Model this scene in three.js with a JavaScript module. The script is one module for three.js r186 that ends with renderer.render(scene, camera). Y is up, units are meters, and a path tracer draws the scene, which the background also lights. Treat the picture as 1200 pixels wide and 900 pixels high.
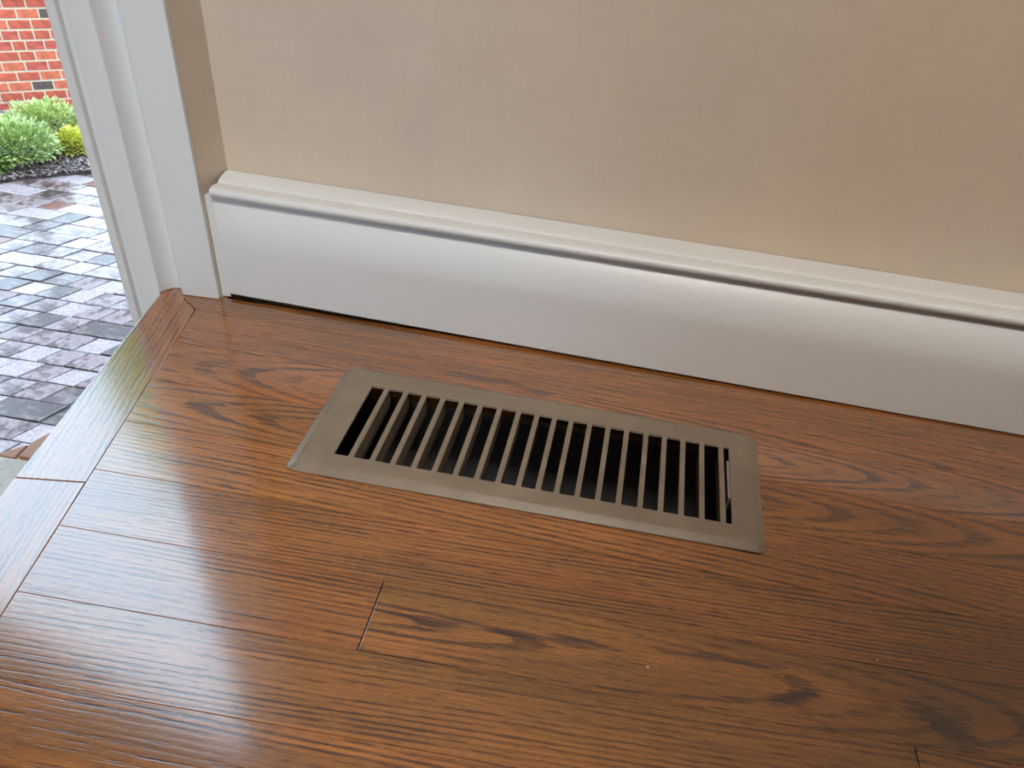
import * as THREE from 'three';
import { RectAreaLightUniformsLib } from 'three/addons/lights/RectAreaLightUniformsLib.js';
import { mergeGeometries } from 'three/addons/utils/BufferGeometryUtils.js';

// ------------------------------------------------------------------ camera, sky, exposure
const scene = new THREE.Scene();
const camera = new THREE.PerspectiveCamera(2 * Math.atan(450 / 924.26) * 180 / Math.PI, 1200 / 900, 0.02, 200);
camera.rotation.order = 'YXZ';
camera.rotation.set(-0.77682, 0.03302, 0.14556);
camera.position.set(0.19952, 0.36274, 0.63889);
camera.setViewOffset(1200, 900, -28.41, -215.51, 1200, 900);   // the photograph is a crop: its lens axis is off centre
scene.add(camera);

const SKY_LEVEL = 7.3;
{ // overcast sky: bright, slightly blue, brighter towards the zenith (CIE overcast law)
  const w = 256, h = 128, d = new Uint8Array(w * h * 4);
  for (let j = 0; j < h; j++) for (let i = 0; i < w; i++) {
    const el = Math.max(0, Math.sin((j + 0.5 - h / 2) / h * Math.PI));
    const l = (1 + 0.4 * el) / 1.4, k = (j * w + i) * 4;
    const s = (c) => Math.round(255 * Math.pow(c * l, 1 / 2.2));
    d[k] = s(0.58); d[k + 1] = s(0.80); d[k + 2] = s(1.0); d[k + 3] = 255;
  }
  const t = new THREE.DataTexture(d, w, h, THREE.RGBAFormat);
  t.mapping = THREE.EquirectangularReflectionMapping; t.colorSpace = THREE.SRGBColorSpace;
  t.magFilter = t.minFilter = THREE.LinearFilter; t.needsUpdate = true;
  scene.background = t; scene.backgroundIntensity = SKY_LEVEL;
  scene.environment = t; scene.environmentIntensity = SKY_LEVEL;
}
const LAMP_LEVEL = 86;                                          // the unseen ceiling light, built with the room
const renderer = new THREE.WebGLRenderer({ antialias: true });
renderer.toneMapping = THREE.LinearToneMapping;
renderer.toneMappingExposure = 1.03;
renderer.shadowMap.enabled = true;
RectAreaLightUniformsLib.init();

// ------------------------------------------------------------------ helpers
function rng(seed) { let a = seed >>> 0; return () => { a = (a + 0x6D2B79F5) | 0; let t = Math.imul(a ^ (a >>> 15), 1 | a); t = (t + Math.imul(t ^ (t >>> 7), 61 | t)) ^ t; return ((t ^ (t >>> 14)) >>> 0) / 4294967296; }; }
function hash(i, j, s) { let h = Math.imul(i, 374761393) + Math.imul(j, 668265263) + Math.imul(s, 2147483647 ^ 0x5bd1e995); h = Math.imul(h ^ (h >>> 13), 1274126177); return ((h ^ (h >>> 16)) >>> 0) / 4294967296; }
function noise(x, y, s) { // value noise 0..1
  const i = Math.floor(x), j = Math.floor(y), fx = x - i, fy = y - j, u = fx * fx * (3 - 2 * fx), v = fy * fy * (3 - 2 * fy);
  const a = hash(i, j, s), b = hash(i + 1, j, s), c = hash(i, j + 1, s), d = hash(i + 1, j + 1, s);
  return a + (b - a) * u + (c - a) * v + (a - b - c + d) * u * v;
}
const sm = (a, b, x) => { const t = Math.min(1, Math.max(0, (x - a) / (b - a))); return t * t * (3 - 2 * t); };
const mix = (a, b, t) => a + (b - a) * t;
const counts = {};
function numbered(n) { const k = counts[n] = (counts[n] ?? -1) + 1; return k ? n + '_' + String(k).padStart(3, '0') : n; }
function shade(o) { o.castShadow = true; o.receiveShadow = true; return o; }
function part(name, geometry, material, parent) { const m = shade(new THREE.Mesh(geometry, material)); m.name = name; parent.add(m); return m; }
function structure(name, position = [0, 0, 0], turn = 0) { const g = new THREE.Group(); g.name = name; g.position.set(...position); g.rotation.y = turn; g.userData.kind = 'structure'; scene.add(g); return g; }
function thing(name, label, category, position = [0, 0, 0], turn = 0, group) { const g = new THREE.Group(); g.name = numbered(name); g.position.set(...position); g.rotation.y = turn; g.userData = { label, category }; if (group) g.userData.group = group; scene.add(g); return g; }
function box(x0, x1, y0, y1, z0, z1) { const g = new THREE.BoxGeometry(x1 - x0, y1 - y0, z1 - z0); g.translate((x0 + x1) / 2, (y0 + y1) / 2, (z0 + z1) / 2); return g; }
function plan(points, y0, y1, bevel = 0) { // prism over a plan outline [[x, z], ...]
  const s = new THREE.Shape(points.map(([x, z]) => new THREE.Vector2(x, -z)));
  const g = new THREE.ExtrudeGeometry(s, { depth: y1 - y0 - 2 * bevel, bevelEnabled: bevel > 0, bevelThickness: bevel, bevelSize: bevel, bevelOffset: -bevel, bevelSegments: 2, curveSegments: 6 });
  g.rotateX(-Math.PI / 2); g.translate(0, y0 + bevel, 0); return g;
}
function texture(w, h, fill, srgb, repeat = true) {
  const d = new Uint8Array(w * h * 4);
  for (let j = 0; j < h; j++) for (let i = 0; i < w; i++) { const k = (j * w + i) * 4, c = fill(i / w, j / h, i, j); d[k] = c[0]; d[k + 1] = c[1]; d[k + 2] = c[2]; d[k + 3] = 255; }
  const t = new THREE.DataTexture(d, w, h, THREE.RGBAFormat); t.magFilter = THREE.LinearFilter; t.minFilter = THREE.LinearMipmapLinearFilter; t.generateMipmaps = true;
  if (repeat) t.wrapS = t.wrapT = THREE.RepeatWrapping;
  if (srgb) t.colorSpace = THREE.SRGBColorSpace; t.needsUpdate = true; return t;
}
function planarUV(g, f) { const p = g.attributes.position, uv = new Float32Array(p.count * 2); for (let i = 0; i < p.count; i++) { const [u, v] = f(p.getX(i), p.getY(i), p.getZ(i)); uv[2 * i] = u; uv[2 * i + 1] = v; } g.setAttribute('uv', new THREE.BufferAttribute(uv, 2)); return g; }

// ------------------------------------------------------------------ materials
const lin = (r, g, b) => new THREE.Color().setRGB(r, g, b);
const tile = (u, v, f) => f; // (kept simple: fine noises below are sampled on a wrapped lattice)
const paintBump = texture(512, 512, (u, v) => { const a = 0.6 * noise(u * 40, v * 40, 3) + 0.4 * noise(u * 128, v * 128, 4); const c = a * 255; return [c, c, c]; }, false);
const whitePaint = new THREE.MeshPhysicalMaterial({ color: lin(0.70, 0.715, 0.715), roughness: 0.38, bumpMap: paintBump, bumpScale: 0.00015 });
const wallMap = texture(1024, 1024, (u, v, i, j) => {
  const weave = 0.5 * noise(u * 512, v * 40, 11) + 0.5 * noise(u * 40, v * 512, 12), blot = noise(u * 14, v * 14, 13) * 0.6 + noise(u * 45, v * 45, 14) * 0.4;
  const k = 1 + 0.026 * (weave - 0.5) + 0.04 * (blot - 0.5), warm = 0.02 * (noise(u * 9, v * 9, 15) - 0.5);
  return [203 * k * (1 + warm), 188 * k, 170 * k * (1 - warm)];
}, true);
wallMap.repeat.set(1, 1);
const wallBump = texture(512, 512, (u, v) => { const c = 255 * (0.5 * noise(u * 256, v * 30, 16) + 0.5 * noise(u * 30, v * 256, 17)); return [c, c, c]; }, false);
const wallPaint = new THREE.MeshStandardMaterial({ map: wallMap, roughness: 0.75, bumpMap: wallBump, bumpScale: 0.0002 });
const ceilingPaint = new THREE.MeshStandardMaterial({ color: lin(0.75, 0.74, 0.71), roughness: 0.9 });
const registerMap = texture(512, 256, (u, v) => { const k = 0.94 + 0.10 * noise(u * 22, v * 11, 21) + 0.05 * noise(u * 180, v * 90, 22); return [131 * k, 117 * k, 100 * k]; }, true);
const registerPaint = new THREE.MeshPhysicalMaterial({ map: registerMap, roughness: 0.38, specularIntensity: 0.6 });
const leverMetal = new THREE.MeshStandardMaterial({ color: lin(0.34, 0.30, 0.25), roughness: 0.4, metalness: 0.4 });
const ductMetal = new THREE.MeshStandardMaterial({ color: lin(0.24, 0.235, 0.225), roughness: 0.5, metalness: 0.5 });   // dull galvanised sheet
const subfloorBoard = new THREE.MeshStandardMaterial({ color: lin(0.36, 0.26, 0.16), roughness: 0.9 });   // bare plywood

// oak: growth rings cut by the face of a board, with open pores in the early wood
// o: seed, depth of the pith below the face, its drift along the board, centre line, ring width, tone, knots, streaks
function oakMaps(o) {
  const W = 2048, H = 192, L = o.length ?? 1.25, B = 0.0573, cd = new Uint8Array(W * H * 4), bd = new Uint8Array(W * H * 4), s = o.seed * 17;
  for (let i = 0; i < W; i++) {
    const x = i / W * L + (o.x0 ?? -0.2);
    const drift = o.depth + o.drift * (x - (o.xc ?? 0.2)) + 0.006 * (noise(x * 3.1, 0.5, s + 1) - 0.5);
    for (let j = 0; j < H; j++) {
      const y = j / H * B;
      let yy = y + 0.0042 * (noise(x * 4, y * 22, s + 2) - 0.5) + 0.0010 * (noise(x * 22, y * 120, s + 3) - 0.5), dark = 0, knotty = 0;
      for (const [kx, ky, kr] of o.knots ?? []) { const dx = (x - kx) / 2.6, dy = y - ky, r = Math.hypot(dx, dy); yy += Math.sign(dy || 1) * kr * Math.exp(-r * r / (kr * kr * 6)); knotty = Math.max(knotty, 1 - sm(kr * 0.15, kr * 0.55, r + kr * 0.15 * noise(x * 300, y * 300, s + 4))); }
      const rings = Math.hypot(yy - o.centre, drift) / o.ring;
      const ph = rings - Math.floor(rings), ringTone = hash(Math.floor(rings), 7, s + 5);
      const early = sm(0, 0.10, ph) * (1 - sm(0.30, 0.62, ph));
      const p1 = noise(x * 62, y * 2300, s + 6), p2 = noise(x * 210, y * 3600, s + 7), p3 = noise(x * 30, y * 700, s + 17);
      const pore = sm(0.56, 0.82, 0.50 * p1 + 0.24 * p2 + 0.16 * p3 + 0.22 * early * (0.4 + 0.9 * ringTone));
      const fibre = noise(x * 26, y * 1500, s + 8) - 0.5, fine = noise(x * 420, y * 4200, s + 9) - 0.5, cloud = noise(x * 9, y * 45, s + 10) - 0.5;
      for (const [sx, sy, sl, sw, sk, tilt] of o.streaks ?? []) {
        const dx = (x - sx) / sl, dy = (y - sy - (tilt ?? 0) * (x - sx)) / sw, r = Math.hypot(dx, dy) + 0.8 * (noise(x * 45, y * 500, s + 12) - 0.5) + 0.6 * (noise(x * 120, y * 1500, s + 13) - 0.5);
        dark = Math.max(dark, sk * (1 - sm(0.45, 1.05, r)) * (0.7 + 0.6 * noise(x * 80, y * 1200, s + 18)));
      }
      let k = 1 + 0.20 * fibre + 0.22 * fine + 0.20 * cloud - 0.15 * early * ringTone + 0.06 * (ringTone - 0.5);
      k *= (1 - 0.44 * pore) * (1 - 0.58 * dark) * (1 - 0.45 * knotty) * (o.tone ?? 1);
      const red = 1 + 0.05 * (noise(x * 5, y * 60, s + 14) - 0.5) + (o.red ?? 0), q = (j * W + i) * 4;
      const dk = 1 - 0.10 * pore; cd[q] = Math.min(255, 151 * k * red); cd[q + 1] = Math.min(255, 94 * k * dk * (1 - 0.10 * dark)); cd[q + 2] = Math.min(255, 42 * k * dk * (1 + 0.45 * dark)); cd[q + 3] = 255;
      const wave = noise(x * 60, y * 160, s + 15), hgt = 205 * (1 - 0.62 * pore) * (1 - 0.20 * early) * (0.80 + 0.2 * wave) + 30 * noise(x * 160, y * 700, s + 16);
      bd[q] = bd[q + 1] = bd[q + 2] = Math.min(255, hgt); bd[q + 3] = 255;
    }
  }
  const mk = (d, srgb) => { const t = new THREE.DataTexture(d, W, H, THREE.RGBAFormat); t.magFilter = THREE.LinearFilter; t.minFilter = THREE.LinearMipmapLinearFilter; t.generateMipmaps = true; t.wrapS = t.wrapT = THREE.RepeatWrapping; if (srgb) t.colorSpace = THREE.SRGBColorSpace; t.needsUpdate = true; return t; };
  return new THREE.MeshPhysicalMaterial({ map: mk(cd, true), bumpMap: mk(bd, false), bumpScale: 0.00009, roughness: 0.18, ior: 1.62, clearcoat: 0.85, clearcoatRoughness: 0.12 });
}

const G = -1.45;                                               // level of the paving outside
// ------------------------------------------------------------------ the oak floor
// strip boards run along x; rows are 57 mm wide; a border board runs along the door threshold
const floor = structure('floor');
const ROW = 0.05724, Z0 = 0.18981 - 3 * ROW;                   // Z0: seam between rows 0 and 1
const borderOut = (z) => -0.1967 + (z - 0.0024) * 0.11504;     // plan lines of the border board
const borderIn = (z) => -0.1552 + (z - 0.0232) * 0.14235;
const V0 = [0, 0.07046], VA = -0.01376;                        // register corner and turn
const hole = [[0.009, 0.0065], [0.3365, 0.0065], [0.3365, 0.1370], [0.009, 0.1370]].map(([x, z]) => [x * Math.cos(VA) + z * Math.sin(VA), V0[1] - x * Math.sin(VA) + z * Math.cos(VA)]);
const holeX = [Math.min(hole[0][0], hole[3][0]), Math.max(hole[1][0], hole[2][0])], holeZ = [Math.min(hole[0][1], hole[1][1]), Math.max(hole[2][1], hole[3][1])];
const oaks = {
  0: { seed: 1, depth: 0.05, drift: 0.02, centre: -0.03, ring: 0.0030, tone: 0.94 },
  1: { seed: 2, depth: 0.016, drift: 0.055, xc: 0.0, centre: 0.062, ring: 0.0031, tone: 0.98, red: 0.02, streaks: [[0.107, 0.035, 0.04, 0.004, 0.5], [0.16, 0.042, 0.02, 0.003, 0.5]] },
  2: { seed: 3, depth: 0.020, drift: 0.13, xc: 0.40, centre: 0.030, ring: 0.0046, tone: 0.98, red: 0.02 },
  3: { seed: 4, depth: 0.022, drift: 0.10, xc: 0.33, centre: 0.026, ring: 0.0050, tone: 0.97, knots: [[-0.0746, 0.019, 0.006]] },
  4: { seed: 5, depth: 0.07, drift: 0.05, centre: 0.085, ring: 0.0030, tone: 1.02 },
  5: { seed: 6, depth: 0.06, drift: 0.03, centre: -0.045, ring: 0.0029, tone: 0.94 },
  6: { seed: 7, depth: 0.07, drift: 0.02, centre: 0.1, ring: 0.0034, tone: 0.90, red: 0.02 },
  6.5: { seed: 8, depth: 0.022, drift: 0.10, xc: 0.28, centre: 0.030, ring: 0.0052, tone: 0.93, red: -0.03, streaks: [[0.135, 0.026, 0.035, 0.0035, 0.55, 0.03], [0.205, 0.024, 0.045, 0.004, 0.65, -0.03], [0.352, 0.036, 0.016, 0.0065, 0.75, -0.3], [0.438, 0.038, 0.022, 0.012, 0.75, 0.5], [0.31, 0.016, 0.05, 0.003, 0.5, -0.05]] },
  7: { seed: 9, depth: 0.05, drift: 0.03, centre: -0.05, ring: 0.0036, tone: 0.94, red: -0.03 },
  7.5: { seed: 10, depth: 0.03, drift: 0.03, centre: 0.03, ring: 0.004, tone: 1.0, red: -0.02 },
  8: { seed: 11, depth: 0.05, drift: 0.04, centre: 0.08, ring: 0.0036, tone: 0.92 },
  border: { seed: 12, depth: 0.05, drift: 0.07, xc: 0.1, centre: 0.09, ring: 0.0034, tone: 1.0, x0: 0, length: 1.0 },
  border2: { seed: 13, depth: 0.04, drift: -0.05, xc: 0.5, centre: -0.05, ring: 0.0034, tone: 0.98, x0: 0, length: 1.0 },
};
const oakMat = {}; for (const k in oaks) oakMat[k] = oakMaps(oaks[k]);
const TH = 0.018, GAP = 0.00013, BEV = 0.0003;
function board(points, key, row, holes) {
  const g = plan(points, -TH, 0, BEV);
  const z0 = Z0 + (row - 1) * ROW, L = oaks[key].length ?? 1.25;
  planarUV(g, (x, y, z) => [(x + 0.2) / L, (z - z0) / ROW]);
  return part('plank', g, oakMat[key], floor);
}
function rowPolygon(row, xa, xb) { // a board of one row from xa (null: border board) to xb
  const za = Z0 + (row - 1) * ROW + GAP, zb = Z0 + row * ROW - GAP;
  const left = xa === null ? [[borderIn(zb) + GAP, zb], [borderIn(za) + GAP, za]] : [[xa + GAP, zb], [xa + GAP, za]];
  return { za, zb, left, right: [[xb - GAP, za], [xb - GAP, zb]] };
}
function plainBoard(row, xa, xb, key) { const p = rowPolygon(row, xa, xb); board([...p.left, ...p.right], key, row); }
const XE = 3.45;
// row 0 runs under the baseboard and is cut round the corner of the door frame
{ const zb = Z0 - GAP; board([[borderIn(zb) + GAP, zb], [-0.1735, 0.0026], [-0.1735, -0.022], [-0.1395, -0.022], [-0.1395, -0.0105], [XE, -0.0105], [XE, zb]], 0, 0 + 0); }
plainBoard(1, null, XE, 1);
{ // rows 2..4 are notched round the opening under the register
  const [hx0, hx1] = holeX, [hz0, hz1] = holeZ;
  let p = rowPolygon(2, null, XE); board([...p.left, p.right[0], p.right[1], [hx1, p.zb], [hx1, hz0], [hx0, hz0], [hx0, p.zb]], 2, 2);
  p = rowPolygon(3, null, hx0); board([...p.left, ...p.right], 3, 3);
  p = rowPolygon(3, hx1, XE); board([...p.left, ...p.right], 3, 3);
  p = rowPolygon(4, null, XE); board([...p.left, [hx0, p.za], [hx0, hz1], [hx1, hz1], [hx1, p.za], ...p.right], 4, 4);
}
plainBoard(5, null, XE, 5);
plainBoard(6, null, 0.0949, 6); plainBoard(6, 0.0954, XE, 6.5);
plainBoard(7, null, 0.4173, 7); plainBoard(7, 0.4177, XE, 7.5);
plainBoard(8, null, XE, 8);
{ const keys = [4, 5, 0, 7, 1, 8, 3, 6, 2, 5, 4, 7, 0, 8], r = rng(5);
  for (let row = 9; row < 17; row++) { const cut = 0.2 + r() * 1.6; plainBoard(row, null, cut, keys[row % 14]); plainBoard(row, cut, XE, keys[(row + 5) % 14]); }
  const rest = [];   // the rest of the room, behind the camera
  for (let row = 17; Z0 + row * ROW < 4.15; row++) { const p = rowPolygon(row, null, XE), g = plan([...p.left, ...p.right], -TH, 0, BEV); planarUV(g, (x, y, z) => [(x + 0.2 + row * 0.37) / 1.25, (z - p.za) / ROW]); rest.push(g); }
  const m = part('plank', mergeGeometries(rest), oakMat[5], floor); m.userData.kind = 'stuff';
}
// border boards along the threshold, with a rounded outer edge; the first is mitred into row 0 at the door frame
function borderBoard(points, key, zs) {
  const g = plan(points, -TH, 0, 0.0005);
  const a = Math.atan(0.128), c = Math.cos(a), s = Math.sin(a);
  planarUV(g, (x, y, z) => { const X = x + 0.1967, Z = z - zs; return [(Z * c + X * s) / 1.0, (X * c - Z * s) / ROW]; });
  return part('border_plank', g, oakMat[key], floor);
}
{ const zj = 0.2682, sl = -0.16;   // cross joint of the two boards
  const xo = (z) => borderOut(z), xi = (z) => borderIn(z) - GAP;
  borderBoard([[xo(0.0024), 0.0004], [-0.1955, -0.020], [-0.1738, -0.020], [-0.1738, 0.0031], [xi(Z0 - GAP), Z0 - GAP + 0.001], [xi(0.2615), 0.2615], [xo(zj), zj]], 'border', 0);
  borderBoard([[xo(zj), zj + 0.0006], [xi(0.2615), 0.2621], [xi(0.96), 0.96], [xo(0.96), 0.96]], 'border2', 0);
}
// sub-floor with the duct opening
part('subfloor', mergeGeometries([plan([[borderOut(0) + 0.02, -0.028], [-0.14, -0.028], [-0.14, -0.06], [-0.10, -0.06], [-0.10, 1.0], [borderOut(1.0) + 0.02, 1.0]], -0.05, -0.0182), box(-0.10, (holeX[0] - 0.05), -0.05, -0.0182, -0.06, 4.15), box((holeX[1] + 0.05), XE, -0.05, -0.0182, -0.06, 4.15), box((holeX[0] - 0.05), (holeX[1] + 0.05), -0.05, -0.0182, -0.06, (holeZ[0] - 0.04)), box((holeX[0] - 0.05), (holeX[1] + 0.05), -0.05, -0.0182, (holeZ[1] + 0.06), 4.15)].map((g) => g.index ? g.toNonIndexed() : g)), subfloorBoard, floor);

{ // foundation walls carrying the floor
  const f = structure('foundation');
  part('foundation_wall', mergeGeometries([box(-0.20, 3.6, G, -0.051, -0.17, -0.05), box(3.45, 3.6, G, -0.06, -0.05, 4.3), plan([[-0.165, -0.05], [-0.10, -0.05], [0.02, 1.02], [-0.05, 1.02]], G, -0.051), plan([[-0.05, 1.02], [0.05, 1.02], [0.6, 4.3], [0.4, 4.3]], G, -0.06)].map((g) => g.index ? g.toNonIndexed() : g)), new THREE.MeshStandardMaterial({ color: lin(0.2, 0.19, 0.18), roughness: 0.95 }), f);
}

// ------------------------------------------------------------------ room shell
const WZ = -0.048;                                             // face of the long wall
const longWall = (u) => u;
function walled(name, g, mat = wallPaint) { planarUV(g, (x, y, z) => [(x + z * 0.9) * 1.0, y * 1.0]); const m = shade(new THREE.Mesh(g, mat)); m.name = name; m.userData.kind = 'structure'; scene.add(m); return m; }
walled('wall_back', box(-0.26, 3.6, -0.06, 2.6, WZ - 0.12, WZ));
walled('wall_right', box(3.45, 3.6, -0.06, 2.6, WZ, 4.3));
const DOOR = [-0.144, -0.0035], DANG = 0.128;                  // door wall: foot of its inside corner, angle from z
const doorDir = [Math.sin(DANG), Math.cos(DANG)];
const at = (t, n) => [DOOR[0] + doorDir[0] * t + doorDir[1] * n, DOOR[1] + doorDir[1] * t - doorDir[0] * n];  // t along the door wall, n into the room
// narrow return of the door wall between the opening and the long wall
walled('wall_left', plan([[-0.1443, -0.0105], [-0.137, WZ - 0.001], [-0.137, WZ - 0.1], [-0.226, WZ - 0.1], [-0.226, -0.029], [-0.16, -0.029], [-0.16, -0.0105]], -0.06, 2.03));
walled('wall_left_end', mergeGeometries([plan([at(0.94, 0), at(4.25, 0), at(4.25, -0.088), at(0.94, -0.088)], -0.06, 2.6), plan([at(-0.1, 0), at(0.94, 0), at(0.94, -0.088), at(-0.1, -0.088)], 2.03, 2.6)]));
{ // front wall behind the photographer, with tall panes, unseen, placed to light the room from behind
  const z0 = 4.15, z1 = 4.3, wins = [[0.45, 0.95]], g = [];
  g.push(box(0.2, 0.45, -0.06, 2.6, z0, z1), box(0.95, 3.6, -0.06, 2.6, z0, z1));
  for (const [a, b] of wins) g.push(box(a, b, -0.06, 0.5, z0, z1), box(a, b, 2.3, 2.6, z0, z1));
  walled('wall_front', mergeGeometries(g));
  const pane = new THREE.MeshPhysicalMaterial({ color: 0xffffff, transmission: 1, thickness: 0, roughness: 0, ior: 1.5 });
  wins.forEach(([a, b], i) => {
    const w = structure('window_' + (i + 1));
    const f = [box(a, b, 0.5, 0.56, z0 + 0.04, z0 + 0.1), box(a, b, 2.24, 2.3, z0 + 0.04, z0 + 0.1), box(a, a + 0.05, 0.56, 2.24, z0 + 0.04, z0 + 0.1), box(b - 0.05, b, 0.56, 2.24, z0 + 0.04, z0 + 0.1), box(a + 0.05, b - 0.05, 1.38, 1.42, z0 + 0.05, z0 + 0.09)];
    part('window_frame', mergeGeometries(f), whitePaint, w);
    part('pane', box(a + 0.05, b - 0.05, 0.56, 1.38, z0 + 0.069, z0 + 0.071), pane, w);
    part('pane', box(a + 0.05, b - 0.05, 1.42, 2.24, z0 + 0.069, z0 + 0.071), pane, w);
  });
}
{ // unseen flush ceiling light, placed to light the room from above: glowing panel and a light of the same size
  const l = thing('unseen_ceiling_light', 'unseen square ceiling light, out of view, placed to light the room from above', 'lamp', [0.36, 2.6, 1.65]);
  part('frame', mergeGeometries([box(-0.26, 0.26, -0.05, 0, -0.26, -0.23), box(-0.26, 0.26, -0.05, 0, 0.23, 0.26), box(-0.26, -0.23, -0.05, 0, -0.23, 0.23), box(0.23, 0.26, -0.05, 0, -0.23, 0.23)]), whitePaint, l);
  part('diffuser', box(-0.23, 0.23, -0.04, -0.03, -0.23, 0.23), new THREE.MeshStandardMaterial({ color: 0xffffff, emissive: lin(1, 0.95, 0.88), emissiveIntensity: 2, roughness: 0.6 }), l);
  const a = new THREE.RectAreaLight(new THREE.Color().setRGB(1, 0.95, 0.88), LAMP_LEVEL, 0.45, 0.45); a.position.set(0, -0.052, 0); a.rotation.x = -Math.PI / 2; l.add(a);
}
{ const c = shade(new THREE.Mesh(box(-0.3, 3.65, 2.6, 2.75, WZ - 0.12, 4.3), ceilingPaint)); c.name = 'ceiling'; c.userData.kind = 'structure'; scene.add(c); }

// baseboard: flat board with a moulded cap, slightly out of line with the floor as in the photograph
{
  const b = structure('baseboard_back');
  const face = (x) => -0.012 * (0.4 - x) / 0.536, drop = (x) => -0.0055 * (0.4 - x) / 0.536, gap = (x) => Math.max(0.0009, 0.0013 + 0.0023 * (0.4 - x) / 0.536);
  function sweep(profile, x0, x1, n, f) { // profile [[z, y], ...] swept along x
    const pos = [], idx = [], m = profile.length;
    for (let i = 0; i <= n; i++) { const x = x0 + (x1 - x0) * i / n; for (const [z, y] of profile) pos.push(...f(x, y, z)); }
    for (let i = 0; i < n; i++) for (let k = 0; k < m - 1; k++) { const a = i * m + k, c = a + m; idx.push(a, c, a + 1, c, c + 1, a + 1); }
    const g = new THREE.BufferGeometry(); g.setAttribute('position', new THREE.Float32BufferAttribute(pos, 3)); g.setIndex(idx);
    const flat = g.toNonIndexed(); g.computeVertexNormals(); planarUV(g, (x, y, z) => [x * 4, (y + z) * 4]); return g;
  }
  const r = rng(41);
  const board = [[-0.046, 0], [-0.0012, 0], [-0.0004, 0.0003], [0, 0.0012], [0, 0.05], [0, 0.0962], [-0.046, 0.0962]];
  part('baseboard', sweep(board, -0.1368, 3.45, 120, (x, y, z) => [x, y < 0.01 ? gap(x) + y + 0.0003 * noise(x * 40, 1, 5) * (y < 0.001 ? 1 : 0.4) : y + drop(x) * (y > 0.09 ? 1 : 0.5), z > -0.03 ? z + face(x) : z]), whitePaint, b);
  const cap = [[-0.045, 0.0960], [0.0015, 0.0960], [0.0030, 0.0964], [0.0042, 0.0976], [0.0048, 0.0994], [0.0045, 0.1011], [0.0034, 0.1024], [0.0012, 0.1032], [-0.004, 0.1034], [-0.010, 0.1028], [-0.0132, 0.1020], [-0.0146, 0.1018], [-0.0154, 0.1024], [-0.0168, 0.1030], [-0.021, 0.1034], [-0.030, 0.1034], [-0.040, 0.1031], [-0.0475, 0.1028]];
  part('baseboard_return', plan([[-0.1366, -0.044], [-0.1366, -0.0126], [-0.1440, -0.0126], [-0.1440, -0.044]], 0.001, 0.0900), whitePaint, b);
  part('cap_moulding', sweep(cap, -0.1368, 3.45, 60, (x, y, z) => [x, y + drop(x) * sm(-0.046, -0.008, z) + (-0.0024) * (1 - sm(-0.046, -0.008, z)) * Math.max(0, (0.5 - x) / 0.64), mix(z, z + face(x), sm(-0.046, -0.008, z))]), whitePaint, b);
}

// door frame: jamb with cove, stop and weatherstrip groove; fixed to the opening
{
  const d = structure('door_1');
  const cove = [[-0.1445, -0.0056], [-0.1765, -0.0036], [-0.1774, -0.0037], [-0.1782, -0.0044], [-0.1790, -0.0060], [-0.1806, -0.0096], [-0.1826, -0.0122], [-0.1850, -0.0136], [-0.1880, -0.0134], [-0.1908, -0.0116], [-0.1935, -0.0084], [-0.1958, -0.0046], [-0.1972, -0.0018], [-0.1979, -0.0009], [-0.1985, -0.0012]];
  const back = -0.028;
  part('casing', plan([[-0.1585, back], [-0.1585, -0.0095], [-0.1445, -0.0095], ...cove, [-0.1985, back]], 0.0006, 2.03), whitePaint, d);
  const jamb = [[-0.1985, back], [-0.1985, -0.0012], [-0.1992, -0.0016], [-0.2158, 0.0006], [-0.2166, 0.0004], [-0.2178, -0.0034], [-0.2226, -0.0028], [-0.2236, 0.0012], [-0.2244, 0.0018], [-0.2300, 0.0024], [-0.2310, 0.0016], [-0.2300, back]];
  part('jamb', plan(jamb, -0.12, 2.03), whitePaint, d);
  const far = [at(0.92, 0.0), at(0.94, 0.0), at(0.94, -0.088), at(0.92, -0.088)];
  part('jamb', plan(far, -0.06, 2.03), whitePaint, d);
  part('head_jamb', plan([at(0.0, 0), at(0.92, 0), at(0.92, -0.088), at(0.0, -0.088)], 2.0, 2.03), whitePaint, d);
}

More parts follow.
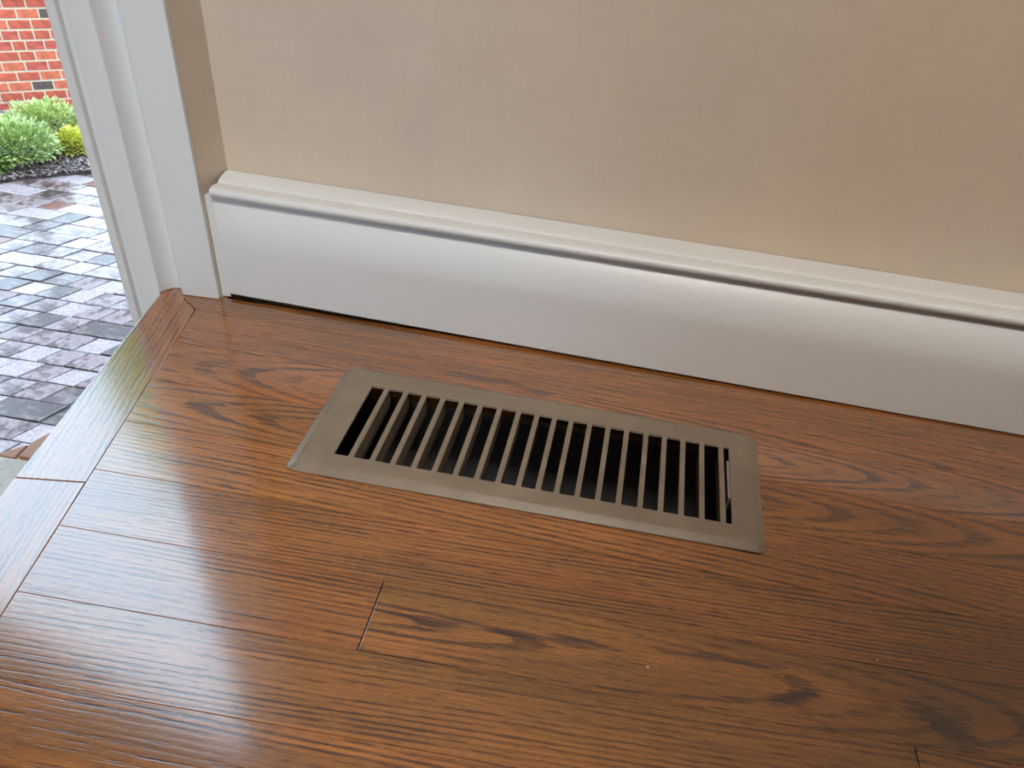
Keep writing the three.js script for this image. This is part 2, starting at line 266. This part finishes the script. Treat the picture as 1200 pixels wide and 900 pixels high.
// ------------------------------------------------------------------ floor register
{
  const reg = thing('floor_register', 'taupe metal floor register with a row of narrow louvre slots set in the oak floor', 'vent', [V0[0], 0, V0[1]], VA);
  const L = 0.345, D = 0.1441, H = 0.0052;
  const rounded = (x0, z0, x1, z1, r, n = 6) => { const p = []; for (const [cx, cz, a0] of [[x1 - r, z1 - r, 0], [x0 + r, z1 - r, 1], [x0 + r, z0 + r, 2], [x1 - r, z0 + r, 3]]) for (let i = 0; i <= n; i++) { const a = (a0 + i / n) * Math.PI / 2; p.push([cx + r * Math.cos(a), cz + r * Math.sin(a)]); } return p; };
  const loops = [[0.0006, 0.0001, 0.0055], [0.0, 0.0004, 0.006], [0.0002, 0.0010, 0.006], [0.0012, 0.0018, 0.0055], [0.0040, 0.0037, 0.004], [0.0052, 0.0046, 0.0035], [0.0062, 0.0051, 0.003], [0.0072, H, 0.0025]].map(([o, y, r]) => rounded(o, o, L - o, D - o, r).map(([x, z]) => [x, y, z]));
  const pos = [], idx = [], m = loops[0].length;
  for (const l of loops) for (const p of l) pos.push(...p);
  for (let a = 0; a < loops.length - 1; a++) for (let i = 0; i < m; i++) { const j = (i + 1) % m, A = a * m + i, B = a * m + j; idx.push(A, A + m, B, B, A + m, B + m); }
  const rim = new THREE.BufferGeometry(); rim.setAttribute('position', new THREE.Float32BufferAttribute(pos, 3)); rim.setIndex(idx); rim.computeVertexNormals();
  // slots
  const bars = [0.0404, 0.0561, 0.0713, 0.0867, 0.1020, 0.1175, 0.1332, 0.1488, 0.1638, 0.1781, 0.1917, 0.2067, 0.2217, 0.2367, 0.2524, 0.2673, 0.2822, 0.2973, 0.3127].map((x) => x - 0.0002);
  const BW = 0.0031, slots = bars.map((b, i) => [i ? bars[i - 1] + BW : 0.0288, b]); slots.push([bars[18] + BW, 0.3208]);
  const SZ0 = 0.0285, SZ1 = 0.1236;
  const outline = rounded(0.0072, 0.0072, L - 0.0072, D - 0.0072, 0.0025);
  const shape = new THREE.Shape(outline.map(([x, z]) => new THREE.Vector2(x, -z)));
  for (const [a, b] of slots) shape.holes.push(new THREE.Path(rounded(a, SZ0, b, SZ1, 0.0013, 4).map(([x, z]) => new THREE.Vector2(x, -z))));
  const top = new THREE.ExtrudeGeometry(shape, { depth: 0.0006, bevelEnabled: true, bevelThickness: 0.0004, bevelSize: 0.0004, bevelOffset: -0.0004, bevelSegments: 3, curveSegments: 4 });
  top.rotateX(-Math.PI / 2); top.translate(0, H - 0.001, 0);
  const face = mergeGeometries([rim.toNonIndexed(), top].map((g) => { planarUV(g, (x, y, z) => [x / 0.345, z / 0.172]); g.computeVertexNormals(); return g; }));
  // smooth normals of the rim are kept by rebuilding them per loop
  { const n = rim.attributes.normal, ix = rim.index, fn = face.attributes.normal; for (let k = 0; k < ix.count; k++) { const v = ix.getX(k); fn.setXYZ(k, n.getX(v), n.getY(v), n.getZ(v)); } }
  part('faceplate', face, registerPaint, reg);
  const fin = (x) => { // a louvre: thin sheet hanging from its bar, slightly rolled
    const prof = []; for (let i = 0; i <= 8; i++) { const t = i / 8; prof.push([0.0006 + 0.0012 * Math.sin(t * 2.2), H - 0.0014 - 0.017 * t]); }
    const s = new THREE.Shape(); prof.forEach(([a, b], i) => i ? s.lineTo(a, b) : s.moveTo(a, b)); [...prof].reverse().forEach(([a, b]) => s.lineTo(a + 0.0010, b)); s.closePath();
    const g = new THREE.ExtrudeGeometry(s, { depth: SZ1 - SZ0 + 0.004, bevelEnabled: false }); g.translate(0, 0, SZ0 - 0.002); planarUV(g, (a, b, c) => [(a + b) * 3, c / 0.172]); return g;
  };
  const fg = fin(0);
  for (const b of bars) { const f = part('slat', fg, registerPaint, reg); f.position.x = b + 0.0003; }
  const lv = part('damper_lever', mergeGeometries([box(0.3190, 0.3203, -0.010, 0.0042, 0.046, 0.093), box(0.3184, 0.3203, 0.0030, 0.0044, 0.046, 0.093)]), leverMetal, reg); lv.userData.label = 'small bare metal damper lever in the end slot';
  // the unseen boot is shaped wider than the opening so the slots look dark
  const x0 = -0.08, x1 = 0.425, z0 = -0.05, z1 = 0.24, t = 0.001, y0 = -0.75, y1 = -0.051;
  part('duct_boot', mergeGeometries([box(x0, x0 + t, y0, y1, z0, z1), box(x1 - t, x1, y0, y1, z0, z1), box(x0, x1, y0, y1, z0, z0 + t), box(x0, x1, y0, y1, z1 - t, z1), box(x0, x1, y0 - t, y0, z0, z1)]), ductMetal, reg);
}
// two specks on the boards
for (const [x, z, label] of [[0.2635, 0.3371, 'tiny pale crumb on the oak floor, the one nearer the bottom edge of the picture'], [0.4067, 0.3003, 'tiny pale crumb on a floorboard seam below the right end of the register']]) {
  const g = new THREE.IcosahedronGeometry(0.0007, 1), p = g.attributes.position; for (let i = 0; i < p.count; i++) p.setY(i, p.getY(i) * 0.6);
  const m = shade(new THREE.Mesh(g, new THREE.MeshStandardMaterial({ color: lin(0.8, 0.76, 0.68), roughness: 0.7 }))); m.name = numbered('crumb'); m.position.set(x, 0.00045, z); m.userData = { label, category: 'crumb' }; scene.add(m);
}

{ // added blocker shaped as a chest, standing in for a person behind the camera: it keeps the ceiling light off the near right corner of the floor
  const W = 0.95, D = 0.42, H = 1.08, c = thing('added_shade_chest', 'added dark chest behind the camera, out of view, placed to shade the floor', 'chest', [0.34, 0, 0.755]), wood = new THREE.MeshStandardMaterial({ color: lin(0.10, 0.05, 0.028), roughness: 0.45 });
  part('carcass', box(0, W, 0.09, H - 0.03, 0, D - 0.022), wood, c); part('top', box(-0.015, W + 0.015, H - 0.03, H, -0.005, D + 0.015), wood, c);
  for (let k = 0; k < 3; k++) { const y = 0.10 + k * 0.317, d = part('drawer', box(0.006, W - 0.006, y, y + 0.308, D - 0.021, D), wood, c); for (const x of [0.25, W - 0.25]) { const g = new THREE.SphereGeometry(0.014, 16, 12); g.translate(x, y + 0.13, D + 0.012); part('knob', g, leverMetal, d); } }
  for (const [x, z] of [[0.03, 0.04], [W - 0.03, 0.04], [0.03, D - 0.05], [W - 0.03, D - 0.05]]) { const l = new THREE.CylinderGeometry(0.022, 0.016, 0.09, 16); l.translate(x, 0.045, z); part('leg', l, wood, c); }
}

// ------------------------------------------------------------------ outside: stoop, wet brick paving, planting bed, garden wall
const stoneMap = texture(256, 256, (u, v) => { const k = 0.92 + 0.1 * noise(u * 60, v * 60, 31) + 0.06 * noise(u * 9, v * 9, 32) - 0.12 * sm(0.8, 0.9, noise(u * 40, v * 40, 33)); return [176 * k, 174 * k, 168 * k]; }, true);
const stone = new THREE.MeshStandardMaterial({ map: stoneMap, roughness: 0.7 });
const brickBump = texture(256, 256, (u, v) => { const c = 255 * (0.5 * noise(u * 30, v * 30, 34) + 0.5 * noise(u * 100, v * 100, 35)); return [c, c, c]; }, false);
const stoopBrick = new THREE.MeshStandardMaterial({ color: lin(0.36, 0.20, 0.14), roughness: 0.7, bumpMap: brickBump, bumpScale: 0.002 });
const wingBrick = new THREE.MeshStandardMaterial({ color: lin(0.20, 0.09, 0.07), roughness: 0.9, bumpMap: brickBump, bumpScale: 0.003 });
const soffitWood = new THREE.MeshStandardMaterial({ color: lin(0.16, 0.10, 0.06), roughness: 0.6 });
const mortar = new THREE.MeshStandardMaterial({ color: lin(0.60, 0.46, 0.31), roughness: 0.95 });
{
  const st = structure('stoop');
  const sl = part('stone_slab', plan([[-1.5, 0.1850], [-0.2, 0.1850], [-0.1, 1.0], [-1.5, 1.0]], -0.11, -0.06, 0.003), stone, st);
  planarUV(sl.geometry, (x, y, z) => [x * 3, z * 3]);
  // rowlock bricks beside the slab, cut at an angle to the step
  part('brick', plan([[-0.2600, 0.1830], [-0.2434, 0.1648], [-0.2434, 0.1830]], -0.12, -0.062, 0.001), stoopBrick, st);
  part('brick', plan([[-0.2410, 0.1808], [-0.2410, 0.1612], [-0.2318, 0.1370], [-0.19, 0.1370], [-0.19, 0.1808]], -0.12, -0.061, 0.001), stoopBrick, st);
  part('mortar', plan([[-0.256, 0.1838], [-0.236, 0.160], [-0.19, 0.140], [-0.19, 0.1838]], -0.12, -0.0645), mortar, st);
  part('stoop_body', box(-1.48, -0.25, G, -0.125, 0.21, 0.99), stoopBrick, st);
}
{
  // pale: share of each brick covered by dried whitish bloom; the rest is dark, wet brick
  const paver = (pale, rough, s, dark = [70, 46, 42], light = [124, 102, 102]) => {
    const bloom = (u, v) => sm(0.30, 0.62, 0.55 * noise(u * 5, v * 5, s) + 0.30 * noise(u * 14, v * 14, s + 1) + 0.15 * noise(u * 46, v * 46, s + 2) + (pale - 0.55) * 0.8);
    return new THREE.MeshPhysicalMaterial({ map: texture(128, 128, (u, v) => { const b = bloom(u, v), k = 0.85 + 0.3 * noise(u * 40, v * 40, s + 3); return [0, 1, 2].map((c) => Math.min(255, k * mix(dark[c], light[c], b))); }, true), roughness: rough, bumpMap: brickBump, bumpScale: 0.0008, clearcoat: 0.55, clearcoatRoughness: 0.13 });
  };
  const mats = [[paver(0.98, 0.4, 51, [98, 78, 78], [144, 124, 124]), paver(0.86, 0.35, 53, [98, 78, 78], [144, 124, 124])], [paver(0.68, 0.3, 55), paver(0.58, 0.3, 57)], [paver(0.36, 0.35, 59, [62, 42, 40], [106, 86, 85]), paver(0.27, 0.35, 61, [62, 42, 40], [106, 86, 85])]];
  const redBrick = paver(0.22, 0.5, 63, [98, 46, 38], [106, 80, 78]);
  const paving = structure('brick_paving', [-2.3, G, -2.3]);
  const sand = new THREE.MeshPhysicalMaterial({ color: lin(0.10, 0.095, 0.095), roughness: 0.28, bumpMap: brickBump, bumpScale: 0.004 });
  const RW = 0.121, PW = 0.112, skew = 0.42, r = rng(77);   // rows along x, cross joints lean
  const geo = [1, 2].flatMap((n) => [0, 1, 2].map((v) => {
    const w = PW * n - 0.007, d = RW - 0.008, q = rng(100 + n * 10 + v), j = () => (q() - 0.5) * 0.004;
    const P = [[-w / 2 - skew * -d / 2 + j(), -d / 2 + j()], [w / 2 - skew * -d / 2 + j(), -d / 2 + j()], [w / 2 - skew * d / 2 + j(), d / 2 + j()], [-w / 2 - skew * d / 2 + j(), d / 2 + j()]];
    const g = plan(P.reverse(), -0.05, 0, 0.004); planarUV(g, (x, y, z) => [x * 4 + v * 0.37, z * 4]); return g;
  }));
  const stuff = []; let made = 0;
  for (let row = -14; row < 26; row++) {
    const z = -row * RW * 0.5 * 2, zz = z; let x = -2.6 - r() * PW;
    while (x < 2.6) {
      const n = r() < 0.16 ? 2 : 1, w = PW * n, cx = x + w / 2; x += w;
      const X = -2.3 + cx - skew * zz, Z = -2.3 + zz;
      const bed = (X + 3.0892) * 0.688 + (Z + 3.4199) * 0.726;          // in front of the planting bed
      if (bed < -0.09) continue;
      const inView = Z < -1.25 && X > -3.2 && X < -1.35 && (X + 1.7) < (-(Z + 1.3)) * 0.2 + 0.32 && X > -1.9 + (Z + 1.3) * 0.62;
      const g = geo[(n - 1) * 3 + Math.floor(r() * 3)], red = r() < 0.04, kind = r(), mt = red ? redBrick : mats[kind < 0.3 ? 0 : kind < 0.8 ? 1 : 2][Math.floor(r() * 2)];
      const px = cx - skew * zz, tilt = [(r() - 0.5) * 0.05, (r() - 0.5) * 0.05], dy = (r() - 0.5) * 0.004;
      if (inView && made < 295) { const b = part('paver', g, mt, paving); b.position.set(px, dy, zz); b.rotation.set(tilt[0], 0, tilt[1]); made++; }
      else if (Z < 2.2) { const c = g.clone(); c.rotateX(tilt[0]); c.rotateZ(tilt[1]); c.translate(px, dy, zz); stuff.push(c); }
    }
  }
  console.log('pavers', made, stuff.length);
  if (stuff.length) { const m = part('paver', mergeGeometries(stuff), mats[1][0], paving); m.userData.kind = 'stuff'; }
  part('joint_bed', box(-8, 8, -0.3, -0.006, -2.2, 6), sand, paving);
}
const WALL = [-3.2311, G, -4.2225], WA = 43 * Math.PI / 180;
{ // planting bed in front of the garden wall
  const soil = new THREE.MeshStandardMaterial({ color: lin(0.05, 0.035, 0.028), roughness: 0.95, bumpMap: brickBump, bumpScale: 0.01 });
  const bed = structure('planting_bed', WALL, WA);
  const prof = new THREE.Shape([[0.672, 0.012], [0.10, 0.012], [-1.03, -0.52], [-1.03, -0.8], [0.672, -0.8]].map(([d, y]) => new THREE.Vector2(-d, y)));
  const sg = new THREE.ExtrudeGeometry(prof, { depth: 12, bevelEnabled: false }); sg.rotateY(Math.PI / 2); sg.translate(-6, 0, 0); planarUV(sg, (x, y, z) => [x * 2, z * 2]);
  part('soil', sg, soil, bed);
  const chips = new THREE.InstancedMesh(new THREE.BoxGeometry(0.020, 0.005, 0.008), new THREE.MeshStandardMaterial({ color: 0xffffff, roughness: 0.6 }), 4200);
  const r = rng(8), o = new THREE.Object3D(), c = new THREE.Color();
  for (let i = 0; i < 4200; i++) { o.position.set(-1.3 + r() * 2.2, 0.014 + r() * 0.016, 0.30 + r() * 0.385); o.rotation.set((r() - 0.5) * 1.2, r() * 6.3, (r() - 0.5) * 1.2); o.scale.setScalar(0.5 + r() * 0.9); o.updateMatrix(); chips.setMatrixAt(i, o.matrix); const k = 0.07 + 0.26 * r() * r(); chips.setColorAt(i, c.setRGB(k * 1.3, k * 0.92, k * 0.82)); }
  chips.name = 'bark_mulch'; chips.userData.kind = 'stuff'; shade(chips); bed.add(chips);
}
{ // brick garden wall
  const w = structure('garden_wall', [-3.8367, -1.77, -5.0801], WA), K = 1.1765;   // stands beyond the bed on lower ground
  const tone = (r, g, b, s) => new THREE.MeshStandardMaterial({ map: texture(64, 64, (u, v) => { const k = 0.85 + 0.25 * noise(u * 7, v * 7, s) + 0.1 * noise(u * 30, v * 30, s + 1); return [r * k, g * k, b * k]; }, true), roughness: 0.85, bumpMap: brickBump, bumpScale: 0.001 });
  const reds = [tone(186, 84, 60, 61), tone(180, 80, 58, 63), tone(194, 96, 66, 65), tone(176, 78, 62, 67)], brown = tone(90, 70, 62, 69);
  const CH = 0.0502 * K, JW = 0.118 * K, M = 0.0090 * K, r = rng(12);
  const seams = { 11: [-0.093, 0.026], 10: [-0.033, 0.078], 9: [-0.093, 0.025], 8: [-0.14, -0.052, 0.024, 0.109], 7: [-0.101, -0.034, 0.063], 6: [-0.081, 0, 0.112], 5: [-0.184, -0.066, 0.052], 4: [-0.124, -0.005, 0.106], 3: [-0.183, -0.063, 0.052], 2: [-0.242, -0.124, -0.007, 0.11], 1: [-0.187, -0.068, 0.053], 0: [-0.248, -0.131, -0.013, 0.095] };
  const cache = {}, rest = [[], [], [], []];
  const brickGeo = (len) => cache[len.toFixed(3)] ??= (() => { const s = new THREE.Shape(); const a = len / 2 - M / 2, b = CH / 2 - M / 2; s.moveTo(-a, -b); s.lineTo(a, -b); s.lineTo(a, b); s.lineTo(-a, b); s.closePath(); const g = new THREE.ExtrudeGeometry(s, { depth: 0.03, bevelEnabled: true, bevelThickness: 0.002, bevelSize: 0.002, bevelOffset: -0.002, bevelSegments: 1 }); g.translate(0, 0, -0.032); planarUV(g, (x, y, z) => [x * 6, y * 6]); return g; })();
  let made = 0;
  for (let k = -4; k < 12; k++) {
    const y = 0.1162 * K + CH * k, js = [...(seams[k] ?? [((k & 1) ? -0.09 : -0.03) + (r() - 0.5) * 0.02])].map((v) => v * K).sort((a, b) => a - b);
    while (js[0] > -4.5) js.unshift(js[0] - (r() < 0.1 ? JW * 0.62 : JW)); while (js[js.length - 1] < 4.5) js.push(js[js.length - 1] + (r() < 0.1 ? JW * 0.62 : JW));
    for (let i = 0; i < js.length - 1; i++) {
      const c = (js[i] + js[i + 1]) / 2, len = js[i + 1] - js[i], near = k < 16 && c > -0.85 && c < 0.65, q = Math.floor(r() * 4), dz = (r() - 0.5) * 0.002;
      const isBrown = (k === 3 && c > -0.063 * K && c < 0.052 * K) || (k === 10 && c > 0.078 * K && c < 0.2 * K) || (!near && r() < 0.03);
      if (near && made < 290) { const b = part('brick', brickGeo(Math.round(len * 1000) / 1000), isBrown ? brown : reds[q], w); b.position.set(c, y, dz); made++; }
      else { const g = box(c - len / 2 + M / 2, c + len / 2 - M / 2, y - CH / 2 + M / 2, y + CH / 2 - M / 2, -0.03, dz); rest[q].push(g); }
    }
  }
  console.log('wall bricks', made);
  rest.forEach((g, q) => { const m = part('brick', mergeGeometries(g), reds[q], w); m.userData.kind = 'stuff'; });
  for (let x = -4.5; x < 4.5; x += 0.3) part('coping_stone', box(x, x + 0.296, 0.818, 0.855, -0.2, 0.014), stone, w);
  part('mortar', box(-4.6, 4.6, -0.4, 0.8165, -0.18, -0.0028), mortar, w);
}
{ // lawn beyond the wall
  const g = structure('ground');
  part('lawn', box(-60, 40, -2.6, -2.3, -70, -2.5), new THREE.MeshStandardMaterial({ color: lin(0.10, 0.16, 0.05), roughness: 0.95, bumpMap: brickBump, bumpScale: 0.02 }), g);
}
// shrubs of the bed: twigs and a dense crown of small leaves
function shrub(label, s, d, rx, h, rz, leaf, colors, count, seed, group) {
  const c = Math.cos(WA), sn = Math.sin(WA), p = [WALL[0] + s * c + d * sn, G, WALL[2] - s * sn + d * c];
  const t = thing('shrub', label, 'shrub', p, WA, group), r = rng(seed);
  const twigs = []; for (let i = 0; i < 9; i++) { const a = r() * 6.3, q = 0.2 + 0.6 * r(); const cv = new THREE.QuadraticBezierCurve3(new THREE.Vector3(0, 0, 0), new THREE.Vector3(Math.cos(a) * rx * q * 0.3, h * 0.5, Math.sin(a) * rz * q * 0.3), new THREE.Vector3(Math.cos(a) * rx * q, h * (0.6 + 0.25 * r()), Math.sin(a) * rz * q)); twigs.push(new THREE.TubeGeometry(cv, 5, 0.003, 5)); }
  part('twigs', mergeGeometries(twigs), new THREE.MeshStandardMaterial({ color: lin(0.07, 0.05, 0.03), roughness: 0.9 }), t);
  const lg = new THREE.BufferGeometry(); // a folded pointed leaf
  lg.setAttribute('position', new THREE.Float32BufferAttribute([0, 0, 0, 0.5, 0.10, 0.36, 0.55, 0, 0, 0.5, 0.10, -0.36, 1.1, -0.06, 0], 3)); lg.setIndex([0, 1, 2, 1, 4, 2, 0, 2, 3, 2, 4, 3]); lg.computeVertexNormals(); lg.setAttribute('uv', new THREE.Float32BufferAttribute([0, 0, 0, 1, .5, .5, 1, 0, 1, 1], 2));
  const mat = new THREE.MeshPhysicalMaterial({ color: 0xffffff, roughness: 0.5, side: THREE.DoubleSide, transmission: 0.3, thickness: 0 });
  const im = new THREE.InstancedMesh(lg, mat, count), o = new THREE.Object3D(), col = new THREE.Color();
  for (let i = 0; i < count; i++) {
    const a = r() * 6.2832, el = Math.asin(-0.35 + 1.35 * r()), rad = Math.pow(r(), 0.28), bump = 0.86 + 0.28 * noise(Math.cos(a) * 2.2 + 5, el * 2.2 + Math.sin(a) * 2, seed);
    o.position.set(Math.cos(a) * Math.cos(el) * rx * rad * bump, Math.max(0.01, h * 0.45 + Math.sin(el) * h * 0.55 * rad * bump), Math.sin(a) * Math.cos(el) * rz * rad * bump);
    o.rotation.set(0, -a + (r() - 0.5) * 1.6, 0.25 + el * 0.8 + (r() - 0.5) * 0.9, 'YZX'); o.scale.setScalar(leaf * (0.7 + 0.6 * r())); o.updateMatrix(); im.setMatrixAt(i, o.matrix);
    const q = colors[Math.floor(r() * colors.length)], k = 0.75 + 0.5 * r(); im.setColorAt(i, col.setRGB(q[0] * k * 0.92, q[1] * k * 0.90, q[2] * k * 0.90));
  }
  im.name = 'foliage'; im.userData.kind = 'stuff'; shade(im); t.add(im); return t;
}
const greens = [[0.44, 0.54, 0.16], [0.55, 0.62, 0.25], [0.32, 0.44, 0.11], [0.62, 0.68, 0.33]];
shrub('large soft green shrub at the front of the bed, left edge of the picture', -0.30, 0.49, 0.22, 0.235, 0.17, 0.026, greens, 3000, 21);
shrub('pale green shrub growing against the brick wall behind the front shrub', -0.075, 0.22, 0.22, 0.235, 0.14, 0.026, [[0.56, 0.62, 0.22], [0.66, 0.70, 0.30], [0.44, 0.52, 0.16]], 2600, 22);
shrub('small bright yellow-green shrub beside the white door frame', 0.02, 0.40, 0.105, 0.145, 0.10, 0.021, [[0.74, 0.70, 0.10], [0.80, 0.78, 0.18], [0.60, 0.62, 0.09]], 1300, 23);
shrub('low yellowish green shrub cut by the left edge of the picture', -0.45, 0.56, 0.10, 0.11, 0.08, 0.024, [[0.36, 0.48, 0.12], [0.28, 0.42, 0.12]], 800, 24);
shrub('green shrub further along the bed', -0.85, 0.40, 0.24, 0.25, 0.18, 0.026, greens, 2000, 25);
// two trees behind the garden wall, out of view: a tall one mirrored in the floor, a small one placed to darken the near paving
function tree(label, position, trunk, cy, rx, ry, count, leaf, seed, col) {
  const t = thing('tree', label, 'tree', position), r = rng(seed);
  part('trunk', new THREE.CylinderGeometry(trunk * 0.6, trunk, cy, 10).translate(0, cy / 2, 0), new THREE.MeshStandardMaterial({ color: lin(0.10, 0.075, 0.05), roughness: 0.9 }), t);
  const im = new THREE.InstancedMesh(new THREE.PlaneGeometry(leaf, leaf * 0.6), new THREE.MeshPhysicalMaterial({ color: 0xffffff, roughness: 0.6, side: THREE.DoubleSide, transmission: 0.4, thickness: 0 }), count), o = new THREE.Object3D(), c = new THREE.Color();
  for (let i = 0; i < count; i++) { const a = r() * 6.3, el = Math.asin(2 * r() - 1), q = Math.pow(r(), 0.4); o.position.set(Math.cos(a) * Math.cos(el) * rx * q, cy + Math.sin(el) * ry * q, Math.sin(a) * Math.cos(el) * rx * q); o.rotation.set(r() * 6, r() * 6, r() * 6); o.updateMatrix(); im.setMatrixAt(i, o.matrix); const k = 0.7 + 0.6 * r(); im.setColorAt(i, c.setRGB(col[0] * k, col[1] * k, col[2] * k)); }
  im.name = 'foliage'; im.userData.kind = 'stuff'; shade(im); t.add(im);
}
tree('tall leafy tree behind the brick wall, mirrored green in the floor beside the door', [-5.95, G, -9.62], 0.2, 7.6, 1.25, 3.1, 9000, 0.2, 31, [0.42, 0.56, 0.06]);
tree('unseen small tree behind the brick wall, placed to darken the paving nearest the door', [-4.8, G - 0.4, -5.75], 0.08, 3.75, 1.15, 1.3, 7000, 0.11, 32, [0.10, 0.16, 0.05]);
{ // unseen porch roof over the stoop: it darkens the near paving and ends the bright reflection on the floor
  const p = structure('unseen_porch_roof');
  part('roof', plan([[-0.26, -0.78], [-0.96, -1.02], [-3.5, -1.89], [-3.5, 1.0], [-0.1, 1.0]], 2.6, 2.8), soffitWood, p);
  const o = new THREE.CylinderGeometry(0.09, 0.1, 2.6 - G, 20); o.translate(-3.35, (2.6 + G) / 2, -1.6); part('post', o, whitePaint, p);
}
{ // unseen wing of the house beside the entrance: it keeps the sky off the door from that side
  const w = structure('unseen_house_wing');
  part('wall_face', mergeGeometries([box(-3.7, -0.26, G, 4.5, 1.0, 1.2), box(-3.7, -3.5, G, 4.5, -1.0, 1.0)]), wingBrick, w);
}
renderer.render(scene, camera);
